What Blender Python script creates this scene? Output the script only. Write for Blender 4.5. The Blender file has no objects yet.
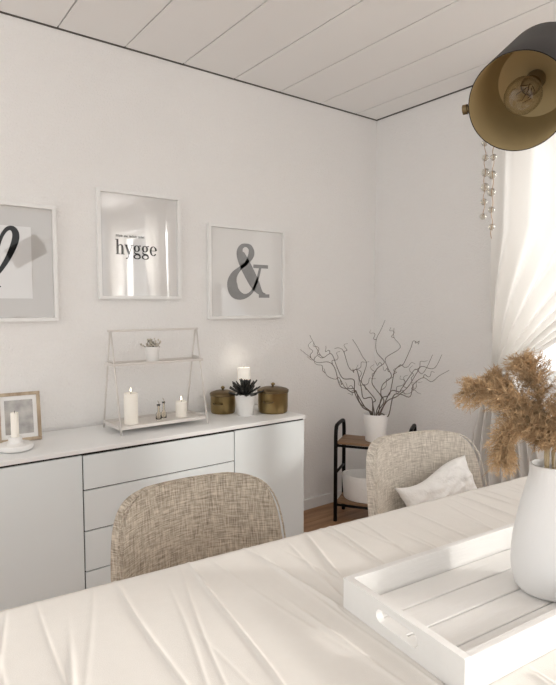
import bpy, bmesh, math, random
from mathutils import Vector, Matrix, noise
sc = bpy.context.scene
COL = sc.collection
rnd = random.Random(7)
try:
    sc.view_settings.view_transform = 'Standard'
    sc.view_settings.look = 'None'
except Exception:
    pass

# ------------------------------------------------------------------ helpers
def link(o):
    COL.objects.link(o); return o

def thing(name, label, category, loc=(0,0,0), rotz=0.0, group=None):
    o = bpy.data.objects.new(name, None); o.empty_display_size = .05
    o.location = loc; o.rotation_euler = (0,0,rotz); link(o)
    o["label"] = label; o["category"] = category
    if group: o["group"] = group
    return o

def obj(name, bm, mat, parent=None, smooth=False, label=None, category=None, loc=None, rot=None, kind=None, group=None):
    if isinstance(bm, bpy.types.Mesh): me = bm
    else:
        bmesh.ops.recalc_face_normals(bm, faces=bm.faces)
        me = bpy.data.meshes.new(name); bm.to_mesh(me); bm.free()
    if smooth:
        me.polygons.foreach_set('use_smooth', [True]*len(me.polygons))
        if smooth == 'auto':
            try: me.set_sharp_from_angle(angle=math.radians(35))
            except Exception: pass
    me.materials.clear()
    for m in (mat if isinstance(mat,(list,tuple)) else [mat]): me.materials.append(m)
    o = bpy.data.objects.new(name, me); link(o)
    if parent: o.parent = parent
    if loc: o.location = loc
    if rot: o.rotation_euler = rot
    if label: o["label"] = label
    if category: o["category"] = category
    if kind: o["kind"] = kind
    if group: o["group"] = group
    return o

def box(bm, x0,x1,y0,y1,z0,z1, bevel=0.0, seg=2, mat=0):
    r = bmesh.ops.create_cube(bm, size=1)
    vs = r['verts']
    for v in vs:
        v.co = Vector(((x0+x1)/2+v.co.x*(x1-x0), (y0+y1)/2+v.co.y*(y1-y0), (z0+z1)/2+v.co.z*(z1-z0)))
    fs = {f for v in vs for f in v.link_faces}
    for f in fs: f.material_index = mat
    if bevel > 0:
        es = list({e for v in vs for e in v.link_edges})
        bmesh.ops.bevel(bm, geom=es, offset=bevel, segments=seg, affect='EDGES', profile=.5)
    return bm

def B(*a, **k):
    return box(bmesh.new(), *a, **k)

def lathe(bm, prof, n=40, cx=0, cy=0, cz=0, squash=1.0):
    rings = []
    for r,z in prof:
        if r < 1e-5: rings.append([bm.verts.new((cx,cy,cz+z))])
        else: rings.append([bm.verts.new((cx+r*math.cos(2*math.pi*i/n), cy+squash*r*math.sin(2*math.pi*i/n), cz+z)) for i in range(n)])
    for a,b in zip(rings, rings[1:]):
        if len(a)==1 and len(b)==1: continue
        for i in range(n):
            j=(i+1)%n
            if len(a)==1: bm.faces.new((a[0],b[j],b[i]))
            elif len(b)==1: bm.faces.new((a[i],a[j],b[0]))
            else: bm.faces.new((a[i],a[j],b[j],b[i]))
    return bm

def smooth_pts(pts, k=6, closed=False):
    P=[Vector(p) for p in pts]; out=[]; n=len(P)
    rng = range(n if closed else n-1)
    for i in rng:
        p0=P[(i-1)%n] if (closed or i>0) else P[0]*2-P[1]
        p1=P[i]; p2=P[(i+1)%n]
        p3=P[(i+2)%n] if (closed or i+2<n) else P[-1]*2-P[-2]
        for j in range(k):
            t=j/k
            out.append(.5*((2*p1)+(p2-p0)*t+(2*p0-5*p1+4*p2-p3)*t*t+(3*p1-p0-3*p2+p3)*t**3))
    if not closed: out.append(P[-1].copy())
    return out

def tube(bm, pts, r, n=8, closed=False, cap=True):
    P=[Vector(p) for p in pts]; m=len(P); rings=[]
    R = r if isinstance(r,(list,tuple)) else [r]*m
    up=None
    for i in range(m):
        if closed: t=(P[(i+1)%m]-P[(i-1)%m])
        else: t=(P[min(i+1,m-1)]-P[max(i-1,0)])
        if t.length<1e-9: t=Vector((0,0,1))
        t.normalize()
        if up is None:
            up = Vector((0,0,1)) if abs(t.z)<.9 else Vector((1,0,0))
        a=t.cross(up)
        if a.length<1e-6: a=t.orthogonal()
        a.normalize(); b=a.cross(t).normalized(); up=b
        rings.append([bm.verts.new(P[i]+a*(R[i]*math.cos(2*math.pi*k/n))+b*(R[i]*math.sin(2*math.pi*k/n))) for k in range(n)])
    rr = list(zip(rings, rings[1:]))
    if closed: rr.append((rings[-1],rings[0]))
    for A,C in rr:
        for k in range(n):
            l=(k+1)%n
            bm.faces.new((A[k],A[l],C[l],C[k]))
    if cap and not closed:
        bm.faces.new(rings[0]); bm.faces.new(list(reversed(rings[-1])))
    return bm

def shape2d(outer, holes, depth):
    cu=bpy.data.curves.new('s','CURVE'); cu.dimensions='2D'; cu.fill_mode='BOTH'; cu.extrude=depth/2
    for ring in [outer]+holes:
        s=cu.splines.new('POLY'); s.points.add(len(ring)-1)
        for p,q in zip(s.points,ring): p.co=(q[0],q[1],0,1)
        s.use_cyclic_u=True
    o=bpy.data.objects.new('s',cu); link(o)
    dg=bpy.context.evaluated_depsgraph_get()
    me=bpy.data.meshes.new_from_object(o.evaluated_get(dg))
    bpy.data.objects.remove(o); bpy.data.curves.remove(cu)
    return me

def ribbon(bm, pts, widths, z=0.0, th=0.0008):
    P=[Vector((p[0],p[1],0)) for p in pts]; m=len(P); L=[];Rr=[]
    for i in range(m):
        t=(P[min(i+1,m-1)]-P[max(i-1,0)])
        if t.length<1e-9: t=Vector((1,0,0))
        t.normalize(); nrm=Vector((-t.y,t.x,0))
        w=widths[i]/2
        L.append(bm.verts.new(P[i]+nrm*w+Vector((0,0,z)))); Rr.append(bm.verts.new(P[i]-nrm*w+Vector((0,0,z))))
    for i in range(m-1):
        bm.faces.new((L[i],Rr[i],Rr[i+1],L[i+1]))

def stroke(bm, pts, w, k=8, z=0.0):
    if not isinstance(w,(list,tuple)): w=[w]*len(pts)
    q=smooth_pts([(p[0],p[1],ww) for p,ww in zip(pts,w)],k)
    ribbon(bm,[(a.x,a.y) for a in q],[max(a.z,.0005) for a in q],z)

def rect2(bm,x0,x1,y0,y1,z=0.0):
    vs=[bm.verts.new((x,y,z)) for x,y in ((x0,y0),(x1,y0),(x1,y1),(x0,y1))]
    bm.faces.new(vs)

# ------------------------------------------------------------------ materials
def nt(name):
    m=bpy.data.materials.new(name); m.use_nodes=True
    return m, m.node_tree.nodes, m.node_tree.links, m.node_tree.nodes['Principled BSDF']

def M(name, col, rough=.5, metal=0, bump=0, bscale=50, var=0, vscale=8, coat=0, spec=.5, trans=0, stretch=None, emit=None, estr=0, sheen=0):
    m,N,L,P=nt(name)
    P.inputs['Base Color'].default_value=(*col,1); P.inputs['Roughness'].default_value=rough
    P.inputs['Metallic'].default_value=metal; P.inputs['Coat Weight'].default_value=coat
    if coat>0:
        P.inputs['Coat Roughness'].default_value=.02; P.inputs['Coat IOR'].default_value=2.1
    P.inputs['Specular IOR Level'].default_value=spec
    P.inputs['Transmission Weight'].default_value=trans
    P.inputs['Sheen Weight'].default_value=sheen
    if emit: P.inputs['Emission Color'].default_value=(*emit,1); P.inputs['Emission Strength'].default_value=estr
    tc=N.new('ShaderNodeTexCoord'); mp=N.new('ShaderNodeMapping'); L.new(tc.outputs['Object'],mp.inputs[0])
    if stretch: mp.inputs['Scale'].default_value=stretch
    n=N.new('ShaderNodeTexNoise'); n.inputs['Scale'].default_value=vscale; n.inputs['Detail'].default_value=4
    L.new(mp.outputs[0],n.inputs['Vector'])
    r=N.new('ShaderNodeMapRange'); r.inputs['To Min'].default_value=1-max(var,.01); r.inputs['To Max'].default_value=1+max(var,.01)
    L.new(n.outputs[0],r.inputs['Value'])
    h=N.new('ShaderNodeHueSaturation'); h.inputs['Color'].default_value=(*col,1); L.new(r.outputs[0],h.inputs['Value'])
    L.new(h.outputs[0],P.inputs['Base Color'])
    if bump>0:
        n2=N.new('ShaderNodeTexNoise'); n2.inputs['Scale'].default_value=bscale; n2.inputs['Detail'].default_value=3
        L.new(mp.outputs[0],n2.inputs['Vector'])
        b=N.new('ShaderNodeBump'); b.inputs['Strength'].default_value=bump; b.inputs['Distance'].default_value=.01
        L.new(n2.outputs[0],b.inputs['Height']); L.new(b.outputs[0],P.inputs['Normal'])
    return m

def tweed(name, dark, light):
    m,N,L,P=nt(name)
    tc=N.new('ShaderNodeTexCoord')
    outs=[]
    for s in ((32,32,430),(430,32,32)):
        mp=N.new('ShaderNodeMapping'); mp.inputs['Scale'].default_value=s; L.new(tc.outputs['Object'],mp.inputs[0])
        n=N.new('ShaderNodeTexNoise'); n.inputs['Scale'].default_value=1; n.inputs['Detail'].default_value=2; L.new(mp.outputs[0],n.inputs['Vector']); outs.append(n.outputs[0])
    mx=N.new('ShaderNodeMath'); mx.operation='ADD'; L.new(outs[0],mx.inputs[0]); L.new(outs[1],mx.inputs[1])
    r=N.new('ShaderNodeMapRange'); r.inputs['From Min'].default_value=.68; r.inputs['From Max'].default_value=1.28; L.new(mx.outputs[0],r.inputs['Value'])
    c=N.new('ShaderNodeMix'); c.data_type='RGBA'; c.inputs['A'].default_value=(*dark,1); c.inputs['B'].default_value=(*light,1); L.new(r.outputs[0],c.inputs['Factor'])
    L.new(c.outputs['Result'],P.inputs['Base Color']); P.inputs['Roughness'].default_value=.95; P.inputs['Specular IOR Level'].default_value=.15
    b=N.new('ShaderNodeBump'); b.inputs['Strength'].default_value=.3; b.inputs['Distance'].default_value=.0015; L.new(mx.outputs[0],b.inputs['Height']); L.new(b.outputs[0],P.inputs['Normal'])
    return m

def wood(name, a, b, scale=(2,30,30), rough=.5):
    m,N,L,P=nt(name)
    tc=N.new('ShaderNodeTexCoord'); mp=N.new('ShaderNodeMapping'); mp.inputs['Scale'].default_value=scale; L.new(tc.outputs['Object'],mp.inputs[0])
    n=N.new('ShaderNodeTexNoise'); n.inputs['Scale'].default_value=1.5; n.inputs['Detail'].default_value=6; L.new(mp.outputs[0],n.inputs['Vector'])
    c=N.new('ShaderNodeValToRGB'); c.color_ramp.elements[0].color=(*a,1); c.color_ramp.elements[1].color=(*b,1)
    c.color_ramp.elements[0].position=.35; c.color_ramp.elements[1].position=.65
    L.new(n.outputs[0],c.inputs[0]); L.new(c.outputs[0],P.inputs['Base Color']); P.inputs['Roughness'].default_value=rough
    return m

m_wall=M('wall_paint',(.88,.865,.85),.9,bump=.45,bscale=110,var=.015,vscale=3,spec=.2)
m_ceil=M('ceiling_panel',(.90,.895,.885),.6,var=.015,vscale=2)
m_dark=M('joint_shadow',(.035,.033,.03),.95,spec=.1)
m_shadowline=M('painted_shadow_line',(.13,.12,.11),.9,spec=.1)  # shade colour for the strips along the ceiling edge
m_trim=M('trim_paint',(.84,.83,.815),.5)
m_white=M('white_lacquer',(.77,.82,.835),.35)
m_top=M('worktop_white',(.85,.855,.85),.4)
m_frame=M('frame_white',(.87,.865,.85),.4)
m_paper=M('paper',(.67,.66,.65),.7,coat=1.0)
m_mat=M('mat_board',(.50,.48,.46),.7,coat=1.0)
m_ink=M('ink',(.008,.008,.008),.6,coat=.25,spec=.1)
m_greyink=M('grey_ink',(.20,.20,.205),.6,var=.2,vscale=30,coat=.6,spec=.2)
m_ceram=M('white_ceramic',(.86,.85,.83),.45)
m_matte=M('matte_ceramic',(.80,.795,.785),.6,bump=.05,bscale=200)
m_metalw=M('white_metal',(.74,.71,.68),.4)
m_shelfm=M('shelf_white_metal',(.70,.665,.63),.45)
m_brass=M('brass',(.30,.22,.10),.32,metal=1,var=.3,vscale=20,bump=.1,bscale=60)
m_brassd=M('dark_brass',(.18,.13,.07),.4,metal=1,var=.3,vscale=15)
m_gold=M('gold_interior',(.47,.37,.20),.55,metal=.35,var=.10,vscale=12)
m_black=M('black_metal',(.008,.007,.007),.5,spec=.15)
m_candle=M('candle_wax',(.88,.85,.79),.5,emit=(1,.85,.65),estr=.08)
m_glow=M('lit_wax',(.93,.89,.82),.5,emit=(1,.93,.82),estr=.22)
m_flame=M('flame',(1,.8,.4),.5,emit=(1,.85,.6),estr=4)
m_wick=M('wick',(.03,.02,.02),.9)
m_leaf=M('succulent_leaf',(.035,.035,.03),.4,var=.4,vscale=40)
m_green=M('pale_flower',(.55,.50,.42),.6,var=.35,vscale=60)
m_soil=M('soil',(.05,.035,.025),.95,bump=.5,bscale=150)
m_twig=M('twig_bark',(.13,.10,.08),.8,var=.3,vscale=40)
m_pampas=M('pampas_fluff',(.54,.38,.225),.9,var=.5,vscale=40,spec=.1)
m_stem=M('dry_stem',(.5,.4,.25),.8)
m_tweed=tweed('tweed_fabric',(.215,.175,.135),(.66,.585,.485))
m_tweedlit=tweed('lit_tweed_fabric',(.40,.355,.30),(.82,.77,.69))  # same tweed made paler, bright light on the far chair put into the colour
m_cush=M('cushion_cotton',(.93,.925,.91),.9,bump=.35,bscale=110)
m_leg=M('chair_leg',(.03,.028,.026),.5)
m_cloth=M('linen_tablecloth',(.80,.775,.735),.92,bump=.12,bscale=700,spec=.1,var=.02,vscale=60)
m_tray=M('tray_paint',(.81,.80,.78),.45,bump=.10,bscale=25,stretch=(1,8,8),var=.03,vscale=5)
m_tabwood=wood('table_wood',(.35,.22,.12),(.5,.34,.2))
m_floor=wood('floor_wood',(.30,.15,.07),(.48,.27,.14),(2,18,1),.4)
m_rackwood=wood('rack_wood',(.18,.10,.05),(.30,.18,.1))
m_framewood=wood('frame_wood',(.36,.27,.18),(.58,.47,.34),(20,20,4))
m_basket=M('basket_cotton',(.86,.84,.81),.9,bump=.5,bscale=120)
m_photo=M('photo_print',(.38,.36,.34),.4,var=.9,vscale=22,coat=.4)
m_copper=M('copper_wire',(.45,.28,.16),.35,metal=1)
m_filament=M('filament_metal',(.16,.09,.04),.5,metal=.6)
m_bottle=M('bottle_glass',(1,.97,.9),.02,trans=1.0)
m_pvc=M('window_pvc',(.86,.86,.85),.35)

def sheer():
    m,N,L,P=nt('sheer_voile'); N.remove(P)
    out=N['Material Output']
    d=N.new('ShaderNodeBsdfDiffuse'); d.inputs[0].default_value=(.88,.865,.84,1)
    t=N.new('ShaderNodeBsdfTranslucent'); t.inputs[0].default_value=(.82,.80,.77,1)
    tr=N.new('ShaderNodeBsdfTransparent')
    a=N.new('ShaderNodeMixShader'); a.inputs[0].default_value=.36; L.new(d.outputs[0],a.inputs[1]); L.new(t.outputs[0],a.inputs[2])
    b=N.new('ShaderNodeMixShader'); b.inputs[0].default_value=.03; L.new(a.outputs[0],b.inputs[1]); L.new(tr.outputs[0],b.inputs[2])
    L.new(b.outputs[0],out.inputs[0]); return m
m_sheer=sheer()
def clear(name,k,tint):
    m,N,L,P=nt(name); N.remove(P); out=N['Material Output']
    g=N.new('ShaderNodeBsdfGlossy'); g.inputs['Roughness'].default_value=.03
    tr=N.new('ShaderNodeBsdfTransparent'); tr.inputs[0].default_value=(*tint,1)
    lw=N.new('ShaderNodeLayerWeight'); lw.inputs[0].default_value=k
    b=N.new('ShaderNodeMixShader'); L.new(lw.outputs['Facing'],b.inputs[0]); L.new(tr.outputs[0],b.inputs[1]); L.new(g.outputs[0],b.inputs[2])
    L.new(b.outputs[0],out.inputs[0]); return m
m_pane=clear('window_glass',.05,(1,1,1))
m_bulbglass=clear('bulb_glass',.22,(.95,.93,.88))
m_bead=clear('bead_glass',.45,(.86,.84,.79))

# ------------------------------------------------------------------ room
WX, WY, CZ = 2.77, 2.61, 2.50
XL, YB = -1.6, -2.6
floor_bm=bmesh.new()
y=YB
while y<WY+.1:
    box(floor_bm, XL, WX+.2, y, min(y+.118,WY+.2), -.05, 0.0); y+=.12
box(floor_bm, XL, WX+.2, YB, WY+.2, -.09,-.004)
obj('floor',floor_bm,m_floor,kind='structure')
obj('wall_back',B(XL,WX+.2,WY,WY+.12,0,CZ+.02),m_wall,kind='structure')
W1=(.35,1.60,.88,2.22); W2=(-2.1,-.60,.88,2.22)
bm=bmesh.new()
def wallseg(y0,y1,z0,z1): box(bm,WX,WX+.2,y0,y1,z0,z1)
wallseg(W1[1],WY,0,CZ+.02); wallseg(W2[1],W1[0],0,CZ+.02); wallseg(YB,W2[0],0,CZ+.02)
for w in (W1,W2):
    wallseg(w[0],w[1],0,w[2]); wallseg(w[0],w[1],w[3],CZ+.02)
obj('wall_window',bm,m_wall,kind='structure')
bm=bmesh.new()
xs=[.733-.305*k for k in range(8,0,-1)]+[.733+.3065*k for k in range(0,7)]
xs=[XL]+[x for x in xs if x>XL]+[WX-.008]
for a,b in zip(xs,xs[1:]):
    if b-a>.02: box(bm,a+.0032,b-.0032,YB,WY-.010,CZ,CZ+.026,mat=0)
box(bm,XL,WX+.2,YB,WY+.12,CZ+.020,CZ+.06,mat=1)
obj('ceiling',bm,[m_ceil,m_dark],kind='structure')
obj('shadow_strip_1',B(XL,WX,WY-.004,WY,CZ-.004,CZ+.018),m_shadowline,kind='structure')  # dark strip painting in the shadow line between ceiling and back wall
obj('shadow_strip_2',B(WX-.004,WX,YB,WY-.004,CZ-.004,CZ+.018),m_shadowline,kind='structure')  # same painted shadow line along the window wall
obj('baseboard_back',B(XL,WX,WY-.015,WY,0,.065,bevel=.003),m_trim,kind='structure')
obj('baseboard_window',B(WX-.015,WX,YB,WY-.015,0,.065,bevel=.003),m_trim,kind='structure')
for k,w in enumerate((W1,W2)):
    bm=bmesh.new(); t=.06
    x0,x1=WX+.10,WX+.16
    y0,y1,z0,z1=w
    box(bm,x0,x1,y0,y0+t,z0,z1,bevel=.004); box(bm,x0,x1,y1-t,y1,z0,z1,bevel=.004)
    ym=(y0+y1)/2
    box(bm,x0,x1,ym-.045,ym+.045,z0+t,z1-t,bevel=.004)
    box(bm,x0,x1,y0+t,y1-t,z0,z0+t,bevel=.004); box(bm,x0,x1,y0+t,y1-t,z1-t,z1,bevel=.004)
    wo=obj('window_%d'%(k+1),bm,m_pvc,kind='structure')
    g=obj('glass_pane',B(x0+.025,x0+.031,y0+t-.005,y1-t+.005,z0+t-.005,z1-t+.005),m_pane,parent=wo)
    obj('windowsill',B(WX-.01,WX+.1,y0,y1,z0-.02,z0+.004,bevel=.004),m_trim,parent=wo)

def curtain(name,label,ya,yb,tie_y,tie_z,nf=17,pw=1.35,sfull=.55,am0=.034,flare=.24):
    root=thing(name,label,'curtain',loc=(WX-.085,ya,0))
    NU,NV=240,90; V=[]; Fc=[]
    ztop=2.43; W=yb-ya; sgn=1 if W>0 else -1
    tw=.12*sgn
    for j in range(NV+1):
        z=ztop+(.03-ztop)*j/NV
        for i in range(NU+1):
            u=i/NU
            if z>=tie_z:
                s=(z-tie_z)/(ztop-tie_z)
                kk=min(1,s/sfull)**pw
                wid=tw+(W-tw)*kk
                off=(tie_y-ya)*(1-min(1,s/.3))**1.5
            else:
                s=(tie_z-z)/tie_z
                kk=1-math.exp(-s*3.0)
                wid=tw+sgn*flare*kk; off=(tie_y-ya)-sgn*flare*.4*kk
            amp=am0*(.45+.55*min(1,abs(wid/W)+.3))
            yy=off+u*wid
            fold=math.sin(u*2*math.pi*nf+.5*math.sin(z*2.1)+.9*math.sin(u*9))
            xx=amp*fold+.008*math.sin(u*31+z*1.0)
            V.append((xx,yy,z))
    for j in range(NV):
        for i in range(NU):
            a=j*(NU+1)+i; Fc.append((a,a+1,a+NU+2,a+NU+1))
    me=bpy.data.meshes.new('fabric'); me.from_pydata(V,[],Fc)
    obj('fabric',me,m_sheer,parent=root,smooth=True)
    bm=bmesh.new(); cy=(tie_y-ya)+tw/2
    pts=[(.042*math.cos(a),cy+.072*math.sin(a),tie_z+.01*math.sin(2*a)) for a in [2*math.pi*q/28 for q in range(28)]]
    tube(bm,pts,.006,closed=True)
    obj('tieback',bm,m_cush,parent=root,smooth=True)
    return root
curtain('curtain','sheer white voile curtain tied back beside the window',1.70,.30,1.67,.92,nf=8,am0=.034,flare=.42,sfull=.50,pw=1.2)
curtain('curtain','narrow white voile curtain gathered at the second window',-.50,-.95,-.54,.90,nf=6)
curtain('curtain','narrow white voile curtain gathered at the second window',-2.2,-1.75,-2.16,.90,nf=6)
bm=bmesh.new(); tube(bm,[(WX-.085,1.78,2.445),(WX-.085,-2.4,2.445)],.011,12)
rail=thing('curtain_rail','slim white curtain rail above the windows','curtain rail')
obj('rail',bm,m_metalw,parent=rail,smooth=True)
for yy in (1.74,0.0,-2.3):
    obj('bracket',B(WX-.09,WX,yy-.01,yy+.01,2.44,2.46),m_metalw,parent=rail)

# ------------------------------------------------------------------ sideboard
SX0,SX1,SF=.24,1.81,2.19
sb=thing('sideboard','long white sideboard with flat doors and central drawers','sideboard',loc=(SX0,SF,0))
Wd=SX1-SX0; D=WY-.02-SF
bm=bmesh.new()
box(bm,0,Wd,.022,D,.035,.69); box(bm,.03,Wd-.03,.05,D-.02,0,.035)
obj('body',bm,m_white,parent=sb)
obj('worktop',B(-.004,Wd+.004,-.004,D,.692,.71,bevel=.002),m_top,parent=sb)
g=.0025
for a,b in ((0,.43),(1.14,1.57)):
    obj('door',B(a+g,b-g,0,.02,.037,.683,bevel=.0015),m_white,parent=sb)
zs=[.037,.205,.372,.54,.683]
for a,b in zip(zs,zs[1:]):
    obj('drawer',B(.43+g,1.14-g,0,.02,a+g,b-g,bevel=.0015),m_white,parent=sb)
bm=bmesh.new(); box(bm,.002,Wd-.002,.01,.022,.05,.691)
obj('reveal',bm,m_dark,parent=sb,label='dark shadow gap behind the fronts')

# ------------------------------------------------------------------ wall pictures
def frame(name,label,x0,x1,z0,z1,fw=.016,mat=m_frame,inner=None,innermat=None,base=m_paper):
    root=thing(name,label,'framed picture',loc=(x0,WY,z0))
    w,h=x1-x0,z1-z0
    bm=bmesh.new()
    for a in ((0,w,0,fw),(0,w,h-fw,h),(0,fw,fw,h-fw),(w-fw,w,fw,h-fw)):
        box(bm,a[0],a[1],-.028,-.001,a[2],a[3],bevel=.0012,seg=1)
    obj('frame',bm,mat,parent=root)
    bm=bmesh.new(); box(bm,fw-.002,w-fw+.002,-.014,-.004,fw-.002,h-fw+.002)
    obj('mat_board',bm,base,parent=root)
    if inner:
        bm=bmesh.new(); box(bm,inner[0],inner[1],-.0155,-.0142,inner[2],inner[3])
        obj('print',bm,innermat,parent=root)
    return root
def placed(bm,parent,name,mat,x,z,s,y=-.0163,sx=1.0):
    bmesh.ops.rotate(bm,verts=bm.verts,cent=(0,0,0),matrix=Matrix.Rotation(math.radians(90),3,'X'))
    for v in bm.verts: v.co=Vector((x+v.co.x*s*sx,y+v.co.y*.02,z+v.co.z*s))
    return obj(name,bm,mat,parent=parent)

p1=frame('picture_frame','square white frame with grey mat and black brush letter',.19,.70,1.208,1.718,inner=(.11,.405,.10,.41),innermat=m_paper,base=m_mat)
bm=bmesh.new()
stroke(bm,[(.20,-.02),(.27,.03),(.335,.12),(.375,.215),(.372,.26),(.345,.265),(.315,.22),(.285,.12),(.272,.05),(.285,.01),(.31,.005)],[.006,.013,.022,.030,.027,.018,.015,.020,.021,.014,.005])
stroke(bm,[(.10,.03),(.16,.10),(.20,.20),(.18,.25),(.15,.20),(.14,.08),(.20,-.02)],[.004,.01,.018,.018,.012,.014,.006],z=.01)
placed(bm,p1,'brush_letter',m_ink,-.015,.145,.95)

p2=frame('picture_frame','white portrait frame with the word hygge in black',.885,1.312,1.308,1.826)
def hygge():
    bm=bmesh.new(); x=0; zi=[0]
    def nz(): zi[0]+=1; return zi[0]*.004
    BW=1.45
    def st(pts,w,k=8):
        w=[a*BW for a in w] if isinstance(w,list) else w*BW
        stroke(bm,[(a+x,b) for a,b in pts],w,k,z=nz())
    def re(a,b,c,d): rect2(bm,a+x,b+x,c,d,z=nz())
    def ell(cx,cy,rx,ry,a0=0,a1=360,t1=.15,t2=.05,n=40):
        pts=[];w=[]
        for i in range(n+1):
            a=math.radians(a0+(a1-a0)*i/n); pts.append((x+cx+rx*math.cos(a),cy+ry*math.sin(a))); w.append(BW*(t2+(t1-t2)*abs(math.cos(a))**1.5))
        ribbon(bm,pts,w,z=nz())
    re(.09,.31,0,1.5); re(.0,.43,0,.07); re(-.02,.2,1.43,1.5)
    st([(.24,.70),(.36,.90),(.52,.96),(.66,.86),(.70,.66)],[.05,.06,.08,.13,.16]); re(.59,.81,0,.7); re(.50,.92,0,.07)
    x=.95
    st([(.12,.98),(.46,.05)],[.16,.16],2); st([(.76,.98),(.44,.05),(.32,-.28),(.2,-.38),(.1,-.36)],[.05,.05,.05,.06,.10]); re(-.04,.34,.93,1.0); re(.58,.92,.93,1.0)
    for k in range(2):
        x=1.85+k*.88
        ell(.36,.66,.24,.29); ell(.38,-.17,.32,.20,t1=.11,t2=.06)
        st([(.2,.42),(.1,.28),(.2,.15),(.48,.10),(.66,.0),(.68,-.15)],[.05,.06,.10,.12,.10,.08]); st([(.55,.86),(.66,.95),(.78,.93)],[.05,.06,.10])
    x=3.62
    ell(.38,.49,.30,.46,5,322)
    re(.12,.68,.49,.56)
    return bm
placed(hygge(),p2,'lettering',m_ink,.088,.215,.0480,y=-.0145)
bm=bmesh.new(); xx=0; rc=random.Random(5)
for wd in (7,3,8,6):
    for q in range(wd):
        k=rc.choice('onilt'); hh=.0062 if k in 'on' else .0095
        if k=='o': stroke(bm,[(xx+.0022+.0020*math.cos(a),.0031+.0030*math.sin(a)) for a in [math.pi*2*i/6 for i in range(7)]],.0019,3)
        elif k=='n': stroke(bm,[(xx,0),(xx,.0062)],.0019,2); stroke(bm,[(xx,.005),(xx+.002,.0062),(xx+.0036,.005),(xx+.0036,0)],.0018,3)
        else: stroke(bm,[(xx+.0012,0),(xx+.0012,hh)],.0020,2)
        xx+=.0056 if k in 'on' else .0036
    xx+=.0042
placed(bm,p2,'caption',m_ink,.090,.298,1.2,y=-.0146)

p3=frame('picture_frame','square white frame with a large grey ampersand print',1.475,1.985,1.203,1.713)
bm=bmesh.new()
wf=1.72
stroke(bm,[(1.02,.04),(.90,.07),(.72,.24),(.5,.52),(.34,.74),(.28,.86),(.33,.965),(.45,1.0),(.57,.96),(.61,.86),(.56,.76),(.44,.64),(.26,.53),(.12,.41),(.06,.26),(.11,.11),(.26,.02),(.44,.01),(.62,.10),(.76,.30),(.84,.50),(.87,.60)],
 [q*wf for q in [.03,.06,.15,.17,.15,.11,.06,.04,.07,.10,.08,.045,.05,.10,.16,.16,.10,.05,.04,.04,.04,.04]],z=0)
rect2(bm,.66,1.10,.565,.635,z=.01); rect2(bm,.82,1.14,-.02,.05,z=.015)
placed(bm,p3,'ampersand',m_greyink,.138,.124,.285,y=-.0145,sx=.82)

# ------------------------------------------------------------------ A-frame shelf on the sideboard
ST=.71
sh=thing('tabletop_shelf','slim white metal A-frame shelf with two tiers on the sideboard','shelf',loc=(.868,2.40,ST))
LX=.425
for sx in (0,LX):
    bm=bmesh.new()
    tube(bm,[(sx,-.11,.004),(sx,-.006,.455)],.0042); tube(bm,[(sx,.11,.004),(sx,.006,.455)],.0042)
    tube(bm,[(sx,-.104,.03),(sx,.104,.03)],.003)
    tube(bm,[(sx,-.036,.32),(sx,.036,.32)],.003)
    obj('side_frame',bm,m_shelfm,parent=sh,smooth=True)
obj('top_bar',B(-.012,LX+.012,-.006,.006,.450,.460,bevel=.002),m_shelfm,parent=sh)
def tray_bm(x0,x1,y0,y1,z,rim,t=.004):
    bm=bmesh.new(); box(bm,x0,x1,y0,y1,z-t,z)
    box(bm,x0,x1,y0,y0+.003,z,z+rim); box(bm,x0,x1,y1-.003,y1,z,z+rim)
    box(bm,x0,x0+.003,y0+.003,y1-.003,z,z+rim); box(bm,x1-.003,x1,y0+.003,y1-.003,z,z+rim)
    return bm
obj('shelf_board',tray_bm(-.012,LX+.012,-.05,.05,.305,.008),m_shelfm,parent=sh)
obj('shelf_board',tray_bm(-.004,LX+.004,-.098,.098,.03,.010),m_shelfm,parent=sh)
SHB=ST+.0305; SHT=ST+.3055

def candle(label,loc,r,h,lit=False,mat=None):
    root=thing('candle',label,'candle',loc=loc)
    bm=bmesh.new(); lathe(bm,[(0,0),(r*.97,0),(r,.003),(r,h-.004),(r*.96,h),(r*.85,h-.002),(r*.4,h-.006),(0,h-.007)],32)
    obj('wax_body',bm,mat or m_candle,parent=root,smooth='auto')
    bm=bmesh.new(); tube(bm,[(0,0,h-.008),(.001,0,h+.008)],.0012,6); obj('wick',bm,m_wick,parent=root)
    if lit:
        bm=bmesh.new(); lathe(bm,[(0,0),(.003,.004),(.0036,.008),(.0025,.014),(0,.021)],12,cz=h+.005); obj('flame',bm,m_flame,parent=root,smooth=True)
    return root
candle('thick white pillar candle on the lower shelf',(.955,2.395,SHB),.031,.140,True)
candle('short white pillar candle on the lower shelf',(1.210,2.40,SHB),.027,.075,True)

for i,(bx,by,hh) in enumerate(((1.085,2.385,.075),(1.118,2.40,.082))):
    root=thing('bud_bottle','tiny clear glass bottle with a thin neck','bottle',loc=(bx,by,SHB),group='tiny glass bottles on the shelf')
    bm=bmesh.new(); lathe(bm,[(0,0),(.012,0),(.014,.006),(.013,.03),(.005,.042),(.005,hh-.01),(.009,hh),(.0075,hh),(.0035,hh-.01),(.0035,.042),(.011,.03),(.012,.006),(0,.004)],20)
    obj('bottle_body',bm,m_bottle,parent=root,smooth=True)
    bm=bmesh.new(); tube(bm,[(0,0,.006),(.003,0,hh+.004),(-.004,0,hh+.018)],.0011,6); obj('stem',bm,m_brass,parent=root)

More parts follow.
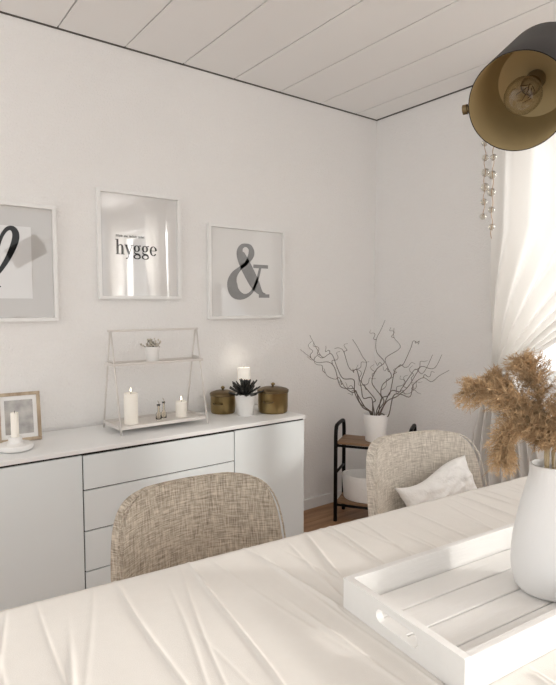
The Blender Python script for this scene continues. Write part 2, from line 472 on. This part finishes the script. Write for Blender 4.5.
def pot(name,label,loc,r0,r1,h,mat=m_ceram,cat='plant pot'):
    root=thing(name,label,cat,loc=loc)
    bm=bmesh.new(); lathe(bm,[(0,0),(r0*.95,0),(r0,.004),(r1,h-.003),(r1-.002,h),(r1-.005,h-.002),(r0-.006,.01),(0,.008)],36)
    obj('pot',bm,mat,parent=root,smooth='auto')
    bm=bmesh.new(); lathe(bm,[(0,h-.014),(r1-.0065,h-.014)],24); obj('soil',bm,m_soil,parent=root)
    return root
r=pot('potted_plant','small plant with tiny pale flowers in a white pot',(1.065,2.40,SHT),.028,.035,.072,cat='potted plant')
bm=bmesh.new(); bs_=bmesh.new()
for i in range(60):
    a=rnd.uniform(0,6.28); l=rnd.uniform(.025,.052); el=rnd.uniform(.4,1.4)
    b0=Vector((rnd.uniform(-.014,.014),rnd.uniform(-.014,.014),.058))
    d=Vector((math.cos(a)*math.cos(el),math.sin(a)*math.cos(el),math.sin(el)))
    tube(bs_,[b0,b0+d*l],.0008,4)
    c=b0+d*l
    bmesh.ops.create_icosphere(bm,subdivisions=1,radius=rnd.uniform(.0035,.006),matrix=Matrix.Translation(c))
obj('blossom',bm,m_green,parent=r); obj('stalks',bs_,m_leaf,parent=r)

r=pot('potted_succulent','dark spiky succulent in a white pot on the sideboard',(1.56,2.37,ST),.040,.053,.112,cat='potted plant')
bm=bmesh.new()
for lay,(n,el,l) in enumerate(((12,.12,.102),(12,.4,.098),(10,.72,.090),(8,1.05,.078),(4,1.35,.06))):
    for i in range(n):
        a=2*math.pi*(i+.5*(lay%2))/n+rnd.uniform(-.1,.1); e=el+rnd.uniform(-.08,.08); L_=l*rnd.uniform(.85,1.08)
        d=Vector((math.cos(a)*math.cos(e),math.sin(a)*math.cos(e),math.sin(e))); side=Vector((-math.sin(a),math.cos(a),0)); up=side.cross(d)*-1
        b0=Vector((0,0,.098+.006*lay)); prof=[(0,.007),(.3,.010),(.6,.013),(.85,.009),(1,.0005)]
        rows=[]
        for t,w in prof:
            c=b0+d*(L_*t)+up*(.012*t*t)
            rows.append([bm.verts.new(c-side*w+up*.002),bm.verts.new(c-up*.003),bm.verts.new(c+side*w+up*.002),bm.verts.new(c+up*.004)])
        for A,C in zip(rows,rows[1:]):
            for k in range(4): bm.faces.new((A[k],A[(k+1)%4],C[(k+1)%4],C[k]))
obj('foliage',bm,m_leaf,parent=r,smooth=True)

def brasspot(label,loc,r,h,rz):
    root=thing('brass_pot',label,'lidded pot',loc=loc,rotz=rz)
    bm=bmesh.new(); lathe(bm,[(0,0),(r*.9,0),(r*.97,.006),(r,h*.3),(r,h*.92),(r*1.03,h),(r*.96,h),(r*.93,h*.9),(r*.9,.01),(0,.008)],48)
    obj('body',bm,m_brass,parent=root,smooth='auto')
    bm=bmesh.new(); lathe(bm,[(r*1.0,h),(r*1.05,h+.002),(r*1.05,h+.012),(r*.95,h+.018),(r*.6,h+.026),(0,h+.030)],48)
    obj('lid',bm,m_brassd,parent=root,smooth='auto')
    bm=bmesh.new(); lathe(bm,[(0,0),(.005,0),(.005,.006),(.011,.011),(.011,.016),(.006,.021),(0,.022)],20,cz=h+.028)
    obj('knob',bm,m_brass,parent=root,smooth=True)
    for s in (-1,1):
        bm=bmesh.new(); pts=smooth_pts([(s*r*.98,-.025,h*.62),(s*(r+.014),-.018,h*.60),(s*(r+.019),0,h*.58),(s*(r+.014),.018,h*.60),(s*r*.98,.025,h*.62)],5)
        tube(bm,pts,.0035,8); obj('handle',bm,m_brassd,parent=root,smooth=True)
brasspot('lidded brass pot with side handles next to the succulent',(1.728,2.355,ST),.080,.108,.64)
brasspot('smaller lidded brass pot behind the succulent',(1.505,2.50,ST),.066,.092,.64)
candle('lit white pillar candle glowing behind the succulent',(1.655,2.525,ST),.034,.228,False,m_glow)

pf=thing('photo_frame','small light wooden photo frame leaning on the sideboard','photo frame',loc=(.415,2.465,ST+.002),rotz=.0)
pf.rotation_euler=(math.radians(-9),0,math.radians(-4))
bm=bmesh.new(); w,h=.168,.205
for a in ((0,w,0,.014),(0,w,h-.014,h),(0,.014,.014,h-.014),(w-.014,w,.014,h-.014)): box(bm,a[0],a[1],-.006,.008,a[2],a[3],bevel=.0015,seg=1)
obj('frame',bm,m_framewood,parent=pf)
obj('mat_board',B(.012,w-.012,.001,.005,.012,h-.012),m_frame,parent=pf)
obj('photo',B(.030,w-.030,-.0015,.0008,.032,h-.032),m_photo,parent=pf)
bm=bmesh.new(); tube(bm,[(w/2,.008,h*.7),(w/2,.058,.012)],.003); obj('stand',bm,m_framewood,parent=pf)

ch=thing('candle_holder','round chunky white ceramic candle holder on the sideboard','candle holder',loc=(.455,2.335,ST))
bm=bmesh.new(); lathe(bm,[(0,0),(.052,0),(.064,.006),(.066,.014),(.064,.024),(.060,.026),(.034,.024),(.026,.030),(.024,.052),(.019,.054),(.017,.050),(.017,.026),(0,.026)],40)
obj('dish',bm,m_ceram,parent=ch,smooth='auto')
candle('slim white candle standing in the ceramic holder',(.455,2.335,ST+.0265),.0145,.122)

# ------------------------------------------------------------------ pipe rack in the corner
dr=Vector((.20,-.31)); e1=dr.normalized()
rk=thing('pipe_rack','black metal tube rack with wooden shelf in the corner','shelf rack',loc=(2.19,2.36,0),rotz=math.atan2(e1.y,e1.x))
RL=.43; RD=.205
for sx in (0,RL):
    bm=bmesh.new()
    pts=[(sx,0,.0),(sx,0,.50)]+smooth_pts([(sx,0,.51),(sx,.008,.550),(sx,.035,.572),(sx,RD-.035,.572),(sx,RD-.008,.550),(sx,RD,.51)],5)+[(sx,RD,.50),(sx,RD,0)]
    tube(bm,pts,.0115,12)
    for z in (.10,.29,.455): tube(bm,[(sx,0,z),(sx,RD,z)],.008,8)
    obj('side_frame',bm,m_black,parent=rk,smooth=True)
for z in (.10,.455):
    for yy in (0,RD):
        bm=bmesh.new(); tube(bm,[(0,yy,z),(RL,yy,z)],.008,8)
        obj('rail',bm,m_black,parent=rk,smooth=True)
for z in (.463,.108):
    bm=bmesh.new()
    for k in range(4): box(bm,.004,RL-.004,.002+k*.051,.002+k*.051+.047,z,z+.014,bevel=.002)
    obj('shelf_board',bm,m_rackwood,parent=rk)
rkM=Matrix.Translation((2.19,2.36,0))@Matrix.Rotation(math.atan2(e1.y,e1.x),4,'Z')
pc=rkM@Vector((.215,.10,.4785))
vp=thing('planter','squat tapered white ceramic planter holding bare branches on the rack','vase',loc=pc,rotz=.1)
bm=bmesh.new(); lathe(bm,[(0,0),(.054,0),(.059,.004),(.073,.160),(.071,.164),(.066,.161),(.050,.012),(0,.01)],40)
obj('pot',bm,m_ceram,parent=vp,smooth='auto')
bk=rkM@Vector((.165,.095,.1235))
b_=thing('storage_basket','soft white fabric storage basket on the lower rack shelf','basket',loc=bk,rotz=math.atan2(e1.y,e1.x))
bm=bmesh.new(); lathe(bm,[(0,0),(.13,0),(.137,.01),(.148,.14),(.145,.15),(.140,.145),(.13,.02),(0,.012)],40,squash=.64)
obj('basket_body',bm,m_basket,parent=b_,smooth='auto')

br=thing('branch_arrangement','bare twisted corkscrew willow branches in the white planter','branches',loc=(pc.x,pc.y,pc.z+.02))
Rv=Vector((.801,-.599,0)); Fv=Vector((.599,.801,0))
tips=[(-.44,1.02,-.05),(-.38,1.07,.0),(-.32,.90,-.08),(-.10,1.07,.08),(.03,1.20,.03),(.12,1.15,-.02),(.24,1.08,.0),(.30,.96,-.1),(.37,.99,-.10),(.35,.90,-.20),(-.24,1.06,.0)]
for k,(dx,zz,df) in enumerate(tips):
    bm=bmesh.new()
    tip=Rv*dx+Fv*df; tip.z=zz-pc.z-.02
    base=Vector((rnd.uniform(-.018,.018),rnd.uniform(-.018,.018),0))
    rim=Vector((tip.x*.07,tip.y*.07,.140))
    n=9; pts=[base,rim]
    ph=rnd.uniform(0,6.28); fr=rnd.uniform(1.4,2.2)
    side=Rv if abs(dx)<.15 else Vector((0,0,1))
    for i in range(1,n+1):
        t=i/n
        bow=Vector((0,0,.05*math.sin(math.pi*t)*(1 if abs(dx)>.15 else 0)))
        p=rim.lerp(tip,t)+bow*.8
        am=.034*(1-.3*t)
        p+=side*am*math.sin(ph+i*fr)+Fv*am*.8*math.cos(ph+i*fr)
        p+=Vector((rnd.uniform(-1,1),rnd.uniform(-1,1),rnd.uniform(-1,1)))*.014
        pts.append(p)
    sp=smooth_pts(pts,5); m_=len(sp)
    tube(bm,sp,[.0025*(1-i/m_)+.0011 for i in range(m_)],6)
    for q in range(3):
        i0=int(m_*rnd.uniform(.30,.95)); c=sp[i0]; d=(sp[min(i0+2,m_-1)]-sp[i0-2]).normalized()
        v=(d+Vector((rnd.uniform(-1,1),rnd.uniform(-1,1),rnd.uniform(-.8,.7)))*1.0).normalized()
        L_=rnd.uniform(.05,.12); tw=[c]
        s2=v.cross(Fv).normalized()
        for j in range(1,6): tw.append(c+v*(L_*j/5)+s2*.013*math.sin(j*1.9+q)+Vector((0,0,.003*j)))
        tw=smooth_pts(tw,3); tube(bm,tw,[.0012*(1-i/len(tw))+.0008 for i in range(len(tw))],5)
    for v in bm.verts:
        wx=v.co.x+pc.x; wy=v.co.y+pc.y
        if wx>WX-.012: v.co.x-= (wx-(WX-.012))
        if wy>WY-.012: v.co.y-= (wy-(WY-.012))
    obj('branch',bm,m_twig,parent=br,smooth=True)

# ------------------------------------------------------------------ chairs
def chair(label,loc,rz,fab,HW=.244,wrap=.10,grp='upholstered dining chairs'):
    root=thing('dining_chair',label,'chair',loc=loc,rotz=rz,group=grp)
    def backpt(s,t):
        nn=6.5; tt=min(t,.998)
        w=HW*(1-tt**nn)**(1/nn)*(.95+.05*(1-t))
        if t<.12: w*= .86+.14*(t/.12)
        x=s*w; z=.43+.363*t
        yb=.21+.055*t-wrap*(abs(x)/HW)**2.2
        return Vector((x,yb,z))
    bm=bmesh.new(); NS=28; ts=[0,.05,.12,.2,.3,.4,.5,.6,.68,.75,.8,.85,.89,.92,.945,.965,.98,.99,1.0]
    G=[[bm.verts.new(backpt(-1+2*i/NS,t)) for i in range(NS+1)] for t in ts]
    for a,b in zip(G,G[1:]):
        for i in range(NS): bm.faces.new((a[i],a[i+1],b[i+1],b[i]))
    o=obj('backrest',bm,fab,parent=root,smooth=True)
    md=o.modifiers.new('sol','SOLIDIFY'); md.thickness=.036; md.offset=0
    md=o.modifiers.new('bev','BEVEL'); md.width=.012; md.segments=3; md.limit_method='ANGLE'; md.angle_limit=math.radians(50)
    edge=[backpt(-1,t) for t in ts]+[backpt(-1+2*i/NS,1.0) for i in range(1,NS)]+[backpt(1,t) for t in reversed(ts)]
    bm=bmesh.new(); e2=[]
    for p in edge:
        d=Vector((p.x,0,p.z-.6)); d.normalize(); e2.append(p+d*.002+Vector((0,-.0185,0)))
    tube(bm,e2,.0024,8); obj('piping',bm,fab,parent=root,smooth=True)
    bm=bmesh.new()
    prof=[(0,.0),(.75,.0),(.93,.012),(1,.035),(.98,.055),(.9,.068),(.6,.062),(0,.055)]
    n=48; rings=[]
    for rr,z in prof:
        ring=[]
        for i in range(n):
            a=2*math.pi*i/n; ca,sa=math.cos(a),math.sin(a)
            k=(abs(ca)**4+abs(sa)**4)**(-.25)
            ring.append(bm.verts.new((.235*rr*k*ca if rr>0 else .0001*ca,.225*rr*k*sa if rr>0 else .0001*sa,.405+z)))
        rings.append(ring)
    for a,b in zip(rings,rings[1:]):
        for i in range(n): bm.faces.new((a[i],a[(i+1)%n],b[(i+1)%n],b[i]))
    obj('seat',bm,fab,parent=root,smooth=True)
    for sx in (-1,1):
        for sy in (-1,1):
            bm=bmesh.new(); tube(bm,[(sx*.215,sy*.205,0),(sx*.15,sy*.14,.41)],[.009,.015],12); obj('leg',bm,m_leg,parent=root,smooth=True)
    return root
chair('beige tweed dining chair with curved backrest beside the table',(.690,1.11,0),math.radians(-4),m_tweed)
chair('beige tweed dining chair holding a white cushion, bright light painted into its colour',(1.592,1.112,0),math.radians(-9),m_tweedlit,HW=.266,wrap=.12)

cu=thing('cushion','small soft white cushion slumped against the chair back','cushion',loc=(1.658,1.215,.582))
bm=bmesh.new(); n=36; SW,SH=.34,.20
def cp(i,j,s):
    u=-1+2*i/n; v=-1+2*j/n
    bul=((1-u**4)*(1-v**4))**.6
    k=1-.12*(1-(u*u))*(v*v) ; k2=1-.12*(1-(v*v))*(u*u)
    cr=(.020*noise.noise(Vector((u*2.2,v*2.2,s*3+1)))+.008*noise.noise(Vector((u*6,v*6,s*3+5))))*bul
    return Vector((u*SW/2*k2, s*(.044*bul)+cr, v*SH/2*k+.014*math.sin(u*3.0)*1))
for s in (-1,1):
    g_=[[bm.verts.new(cp(i,j,s)) for i in range(n+1)] for j in range(n+1)]
    for j in range(n):
        for i in range(n): bm.faces.new((g_[j][i],g_[j][i+1],g_[j+1][i+1],g_[j+1][i]))
bmesh.ops.remove_doubles(bm,verts=bm.verts,dist=.0005)
obj('cushion_cover',bm,m_cush,parent=cu,smooth=True)
cu.rotation_euler=(math.radians(-26),math.radians(-13),math.radians(-12))

# ------------------------------------------------------------------ table + cloth
TA=math.radians(-5.7)
TL,TW=2.35,.84
ca,sa=math.cos(TA),math.sin(TA)
TO=Vector((1.60-1.90*ca,.876-1.90*sa,0))
tb=thing('dining_table','long dining table hidden beneath a cream tablecloth','table',loc=TO,rotz=TA)
obj('tabletop',B(.01,TL-.01,-TW+.01,-.01,.715,.748,bevel=.004),m_tabwood,parent=tb)
for x in (.06,TL-.13):
    for y in (-TW+.06,-.13): obj('leg',B(x,x+.07,y,y+.07,0,.715,bevel=.004),m_tabwood,parent=tb)
def tl(X,Y):
    d=Vector((X,Y,0))-TO; return (d.x*ca+d.y*sa, -d.x*sa+d.y*ca)
creases=[]
r2=random.Random(23)
x=.05
while x<TL-.03:
    big=r2.random()<.40
    creases.append((x,r2.uniform(.0036,.0056) if big else r2.uniform(.0014,.0028),r2.uniform(-.03,-.30) if r2.random()<.35 else .05,r2.uniform(-.40,-.90),r2.uniform(-.30,.16),r2.uniform(.0034,.0050) if big else r2.uniform(.0022,.0034),r2.uniform(0,9)))
    x+=r2.uniform(.020,.058)
def cloth_h(x,y):
    h=0
    for cx,am,ya,yb,dr_,w,ph in creases:
        cc=cx+dr_*(-y)+.005*math.sin(ph+y*9)
        d=(x-cc)/w
        if abs(d)<5:
            m1=1/(1+math.exp((y-ya)/.03)) if ya<0 else 1
            m2=1/(1+math.exp((yb-y)/.05))
            h+=am*m1*m2*(math.exp(-d*d*.7) if d>0 else math.exp(d*.9))
    h+=.0012*noise.noise(Vector((x*5,y*3,1.3)))+.0008*noise.noise(Vector((x*24,y*9,4.1)))
    return h*(.30+.70*min(1,-y/.06 if y<0 else 0))
trx,try_=tl(.65,.67)
OV=.22
NX,NY=1300,130; V=[]; Fc=[]
def bend(s,L_):
    if s<0: return 0-min(.006,-s), max(0,-s-.006)
    if s>L_: return L_+min(.006,s-L_), max(0,s-L_-.006)
    return s,0
for j in range(NY+1):
    sy=-TW-OV+(TW+2*OV)*j/NY
    for i in range(NX+1):
        sx=-OV+(TL+2*OV)*i/NX
        px,dx=bend(sx,TL); py_,dy=bend(sy+TW,TW); py_-=TW
        drop=max(dx,dy)
        h=.7505+.003
        if drop>0:
            amp=.010*min(1,drop/.12)
            w=math.sin((sx if dy>=dx else sy)*26+1.5*math.sin(sx*7))
            o_=amp*(1+w)
            if dy>=dx: py_+= o_ if sy>-TW/2 else -o_
            if dx>dy: px+= o_ if sx>TL/2 else -o_
            z=h-drop
        else:
            c=cloth_h(px,py_)
            ux,uy=px-trx,py_-try_
            if -.012<ux<.61 and -.275<uy<.015:
                c=min(c,.0005); c=max(c,-.002)
            z=h+max(c,-.0025)
        V.append((px,py_,z))
for j in range(NY):
    for i in range(NX):
        a=j*(NX+1)+i; Fc.append((a,a+1,a+NX+2,a+NX+1))
me=bpy.data.meshes.new('tablecloth'); me.from_pydata(V,[],Fc)
obj('tablecloth',me,m_cloth,smooth=True,label='cream linen tablecloth with pressed creases over the dining table',category='tablecloth',loc=TO,rot=(0,0,TA))

# ------------------------------------------------------------------ tray
TZ=.7545
tr=thing('serving_tray','white wooden serving tray with cut-out handles on the tablecloth','tray',loc=(.648,.676,TZ),rotz=TA)
TLn,TWn,TH=.60,.262,.054
bm=bmesh.new()
for k in range(4):
    wv=(TWn-.03)/4
    box(bm,.014,TLn-.014,-TWn+.015+k*wv+.0014,-TWn+.015+(k+1)*wv-.0014,.002,.010,bevel=.0014,seg=1)
box(bm,.014,TLn-.014,-TWn+.013,-.013,.0,.005)
obj('base',bm,m_tray,parent=tr)
for ya in (-TWn,-.013):
    obj('side',B(.013,TLn-.013,ya,ya+.013,0,TH,bevel=.0015),m_tray,parent=tr)
def rrect(w,h,r,n=6):
    pts=[]
    for cx,cy,a0 in ((w/2-r,h/2-r,0),(-w/2+r,h/2-r,90),(-w/2+r,-h/2+r,180),(w/2-r,-h/2+r,270)):
        for i in range(n+1):
            a=math.radians(a0+90*i/n); pts.append((cx+r*math.cos(a),cy+r*math.sin(a)))
    return pts
for xa in (0,TLn-.013):
    hole=[(a,b+.003) for a,b in rrect(.092,.022,.0108)]
    me=shape2d(rrect(TWn,TH,.002,2),[hole],.013)
    o=obj('handle_side',me,m_tray,parent=tr)
    me.transform(Matrix(((0,0,1,xa+.0065),(1,0,0,-TWn/2),(0,1,0,TH/2),(0,0,0,1))))

# ------------------------------------------------------------------ vase and pampas
VC=Vector((.974,.484,TZ+.0105))
vs_=thing('vase','matte white ceramic tapered vase standing in the tray','vase',loc=VC)
pr=[(.046,0),(.056,.009),(.0625,.035),(.0635,.062),(.0605,.100),(.053,.142),(.044,.180),(.037,.210),(.0355,.230),(.0325,.231),(.0325,.212),(.041,.178),(.051,.12),(.053,.05),(.04,.012)]
q=smooth_pts([(a,0,b) for a,b in pr[:9]],4)
prof2=[(0,0)]+[(a.x,a.z) for a in q]+pr[9:]+[(0,.01)]
bm=bmesh.new(); lathe(bm,prof2,56); obj('vase_body',bm,m_matte,parent=vs_,smooth='auto')

plumes=[([(-.016,1.03,0),(-.05,1.090,.0),(-.100,1.125,.0),(-.150,1.135,0)],.032,1.0),
        ([(-.016,1.03,-.01),(-.045,1.07,-.02),(-.085,1.065,-.025),(-.102,1.015,-.03)],.030,1),
        ([(-.004,1.04,.01),(-.018,1.10,.015),(-.030,1.15,.02),(-.045,1.18,.02)],.034,1.0),
        ([(.004,1.04,.0),(.02,1.09,.0),(.045,1.14,.0),(.075,1.17,0)],.034,1.0),
        ([(-.006,1.03,.015),(-.040,1.08,.03),(-.070,1.12,.035),(-.095,1.145,.04)],.032,1.0),
        ([(.004,1.03,-.015),(-.008,1.06,-.03),(-.005,1.09,-.04),(.010,1.12,-.05)],.034,1),
        ([(.008,1.02,.01),(.03,1.06,.0),(.055,1.09,-.01),(.08,1.11,-.02)],.032,1)]
for k,(axp,rad,dens) in enumerate(plumes):
    root=thing('pampas_stem','dried golden brown pampas grass plume in the white vase','dried grass',loc=VC,group='dried pampas stems in the vase')
    pts=[Rv*a+Fv*c+Vector((0,0,b-VC.z)) for a,b,c in axp]
    a0=(k*.9)
    base=Vector((.012*math.cos(a0),.012*math.sin(a0),.012)); mouth=Vector((pts[0].x*.7,pts[0].y*.7,.225))
    bm=bmesh.new(); st=smooth_pts([base,mouth]+pts,5); tube(bm,st,[.0022*(1-.6*i/len(st)) for i in range(len(st))],6)
    obj('stem',bm,m_stem,parent=root,smooth=True)
    ap=smooth_pts(pts,12); m_=len(ap)
    r3=random.Random(40+k); V=[]; Fc=[]
    def gv(): return Vector((r3.gauss(0,1),r3.gauss(0,1),r3.gauss(0,1)))
    for s in range(int(320*dens)):
        t=r3.random()**.9; i0=min(int(t*(m_-1)),m_-2); c=ap[i0].lerp(ap[i0+1],r3.random())
        tan=(ap[min(i0+1,m_-1)]-ap[max(i0-1,0)]).normalized()
        rv=gv(); rv-=tan*rv.dot(tan); rv.normalize()
        env=rad*(.5+.7*math.sin(math.pi*(.15+.75*t)))*r3.uniform(.5,1.3)
        d=(rv*.82+tan*.68).normalized()
        sp=[c+d*(env*u)+Vector((0,0,-.012*u*u))+tan*.006*u*u for u in (0,.25,.5,.75,1)]
        for h in range(34):
            u=r3.random(); ii=min(int(u*4),3); b0=sp[ii].lerp(sp[ii+1],u*4-ii)
            hd=(d*1.0+gv()*.6).normalized()
            L_=r3.uniform(.005,.014); sd=hd.cross(gv()).normalized()*.00040
            b1=b0+hd*L_*.55; b2=b0+hd*L_+Vector((0,0,-.0015))
            n0=len(V); V+= [b0-sd,b0+sd,b1+sd,b1-sd,b2]
            Fc.append((n0,n0+1,n0+2,n0+3)); Fc.append((n0+3,n0+2,n0+4))
    me=bpy.data.meshes.new('plume'); me.from_pydata([tuple(v) for v in V],[],Fc)
    obj('plume',me,m_pampas,parent=root)

# ------------------------------------------------------------------ lamp
C=Vector((.917,.536,1.628))
ac=Vector((.50,.56,.66)).normalized()
pch=math.radians(3.89)
Fc3=Vector((math.sin(math.radians(36.8))*math.cos(pch),math.cos(math.radians(36.8))*math.cos(pch),-math.sin(pch))); Uc3=Rv.cross(Fc3)
ax=(Rv*ac.x+Uc3*ac.y+Fc3*ac.z).normalized()
lf=Vector((-ax.y,ax.x,0)).normalized(); upv=ax.cross(lf).normalized()
if upv.z<0: upv=-upv
Mx=Matrix((( lf.x,upv.x,ax.x,C.x),(lf.y,upv.y,ax.y,C.y),(lf.z,upv.z,ax.z,C.z),(0,0,0,1)))
lamp=thing('pendant_spotlight','black cylindrical spotlight with brass inside on a ceiling rod','lamp',loc=C)
inv=Matrix.Translation(-C)@Mx
def lampobj(name,bm,mat,smooth='auto',label=None):
    bmesh.ops.recalc_face_normals(bm,faces=bm.faces)
    bm.transform(inv); return obj(name,bm,mat,parent=lamp,smooth=smooth,label=label)
Rl=.083
bm=bmesh.new(); lathe(bm,[(Rl-.0015,0),(Rl,0.0),(Rl+.001,.25),(Rl*.97,.258),(Rl*.5,.266),(0,.268)],64); lampobj('shade',bm,m_black)
bm=bmesh.new(); lathe(bm,[(Rl-.0015,.0002),(Rl-.002,.002),(Rl-.003,.13),(Rl*.8,.155),(Rl*.4,.165),(0,.166)],64); lampobj('shade_lining',bm,m_gold,label='brushed brass inner lining')
bm=bmesh.new(); lathe(bm,[(0,.165),(.018,.165),(.018,.118),(.014,.113),(0,.113)],32); lampobj('socket',bm,m_brassd)
bm=bmesh.new(); lathe(bm,[(.012,.115),(.013,.100),(.024,.078),(.032,.052),(.030,.032),(.018,.018),(0,.013)],32); lampobj('bulb',bm,m_bulbglass,smooth=True)
bm=bmesh.new()
for k in range(6):
    a=k*math.pi/3; a2=a+.5
    tube(bm,[(.004*math.cos(a),.004*math.sin(a),.110),(.015*math.cos(a),.015*math.sin(a),.070),(.010*math.cos(a2),.010*math.sin(a2),.038)],.0007,5)
lampobj('filament',bm,m_filament)
for s in (-1,1):
    bm=bmesh.new()
    tube(bm,[(s*(Rl-.002),0,.03),(s*(Rl+.010),0,.03),(s*(Rl+.0101),0,.03),(s*(Rl+.018),0,.03)],[.006,.006,.009,.009],16)
    lampobj('pivot',bm,m_brassd)
bm=bmesh.new()
pts=[(-(Rl+.008),0,.03),(-(Rl+.008),0,.24)]+smooth_pts([(-(Rl+.008),0,.25),(-(Rl-.02),0,.295),(0,0,.305),(Rl-.02,0,.295),(Rl+.008,0,.25)],5)+[(Rl+.008,0,.03)]
tube(bm,pts,.0035,8); lampobj('yoke',bm,m_black,smooth=True)
top=Mx@Vector((0,0,.305))-C
bend_=top+ax*.03+Rv*.10
bm=bmesh.new(); tube(bm,smooth_pts([top,top+ax*.03+Rv*.03,bend_,bend_+Vector((Rv.x*.02,Rv.y*.02,.05))],6)+[Vector((bend_.x+Rv.x*.02,bend_.y+Rv.y*.02,CZ-.03-C.z))],.006,12); obj('rod',bm,m_black,parent=lamp,smooth=True)
bm=bmesh.new(); lathe(bm,[(0,0),(.05,0),(.05,.025),(0,.025)],32,cx=bend_.x+Rv.x*.02,cy=bend_.y+Rv.y*.02,cz=CZ-.026-C.z); obj('canopy',bm,m_black,parent=lamp,smooth='auto')

sgn=1 if lf.dot(Rv)<0 else -1
pv=Mx@Vector((sgn*(Rl+.008),0,.180))
bs=thing('bead_string','clear glass bead garland on copper wire hanging from the lamp','bead garland',loc=pv)
beads=[]; bm=bmesh.new()
for s,(ox,ll) in enumerate(((-.004,.258),(.013,.303))):
    pts=[Vector((0,0,.006)),Vector((Rv.x*ox*.6,Rv.y*ox*.6,-.02))]
    for i in range(1,25):
        zz=-.02-(ll-.02)*i/24; w=.0018*math.sin(i*1.8+s)
        pts.append(Vector((Rv.x*(ox+w),Rv.y*(ox+w),zz)))
        if i%3==s and i>6: beads.append((pts[-1].copy(),.0070+.0018*((i//2+s)%2)))
    tube(bm,smooth_pts(pts,3),.0006,5)
obj('wire',bm,m_copper,parent=bs,smooth=True)
for c,rb in beads:
    bm=bmesh.new(); bmesh.ops.create_uvsphere(bm,u_segments=14,v_segments=10,radius=rb,matrix=Matrix.Translation(c))
    obj('bead',bm,m_bead,parent=bs,smooth=True)

# ------------------------------------------------------------------ lights
def area(name,loc,rot,sx,sy,e,col):
    l=bpy.data.lights.new(name,'AREA'); l.shape='RECTANGLE'; l.size=sx; l.size_y=sy; l.energy=e; l.color=col
    o=bpy.data.objects.new(name,l); o.location=loc; o.rotation_euler=rot; link(o); return o
area('daylight',(WX+.55,.98,1.65),(0,math.radians(90),0),1.6,1.5,16,(1,.985,.96))
area('daylight',(WX+.55,-1.35,1.65),(0,math.radians(90),0),1.6,1.7,180,(1,.98,.95))
sun=bpy.data.lights.new('sun','SUN'); sun.energy=1.7; sun.angle=math.radians(4); sun.color=(1,.96,.90)
so=bpy.data.objects.new('sun',sun); link(so)
so.rotation_euler=Vector((-1.9,1.75,-.80)).to_track_quat('-Z','Y').to_euler()
def point(name,loc,e,col,r):
    l=bpy.data.lights.new(name,'POINT'); l.energy=e; l.color=col; l.shadow_soft_size=r
    o=bpy.data.objects.new(name,l); o.location=loc; link(o)
point('candle_light',(1.655,2.525,ST+.270),.08,(1,.90,.76),.03)
w=bpy.data.worlds.new('world'); sc.world=w; w.use_nodes=True
bg=w.node_tree.nodes['Background']; bg.inputs[0].default_value=(1,.99,.97,1); bg.inputs[1].default_value=1.38

# ------------------------------------------------------------------ camera
yaw=math.radians(36.8); p=math.radians(3.89)
F=Vector((math.sin(yaw)*math.cos(p),math.cos(yaw)*math.cos(p),-math.sin(p)))
R=Vector((math.cos(yaw),-math.sin(yaw),0)); U=R.cross(F)
cd=bpy.data.cameras.new('camera'); cd.sensor_fit='VERTICAL'; cd.sensor_height=36; cd.lens=552/685*36; cd.clip_start=.02
co=bpy.data.objects.new('camera',cd); link(co)
co.matrix_world=Matrix(((R.x,U.x,-F.x,0),(R.y,U.y,-F.y,0),(R.z,U.z,-F.z,1.28),(0,0,0,1)))
sc.camera=co
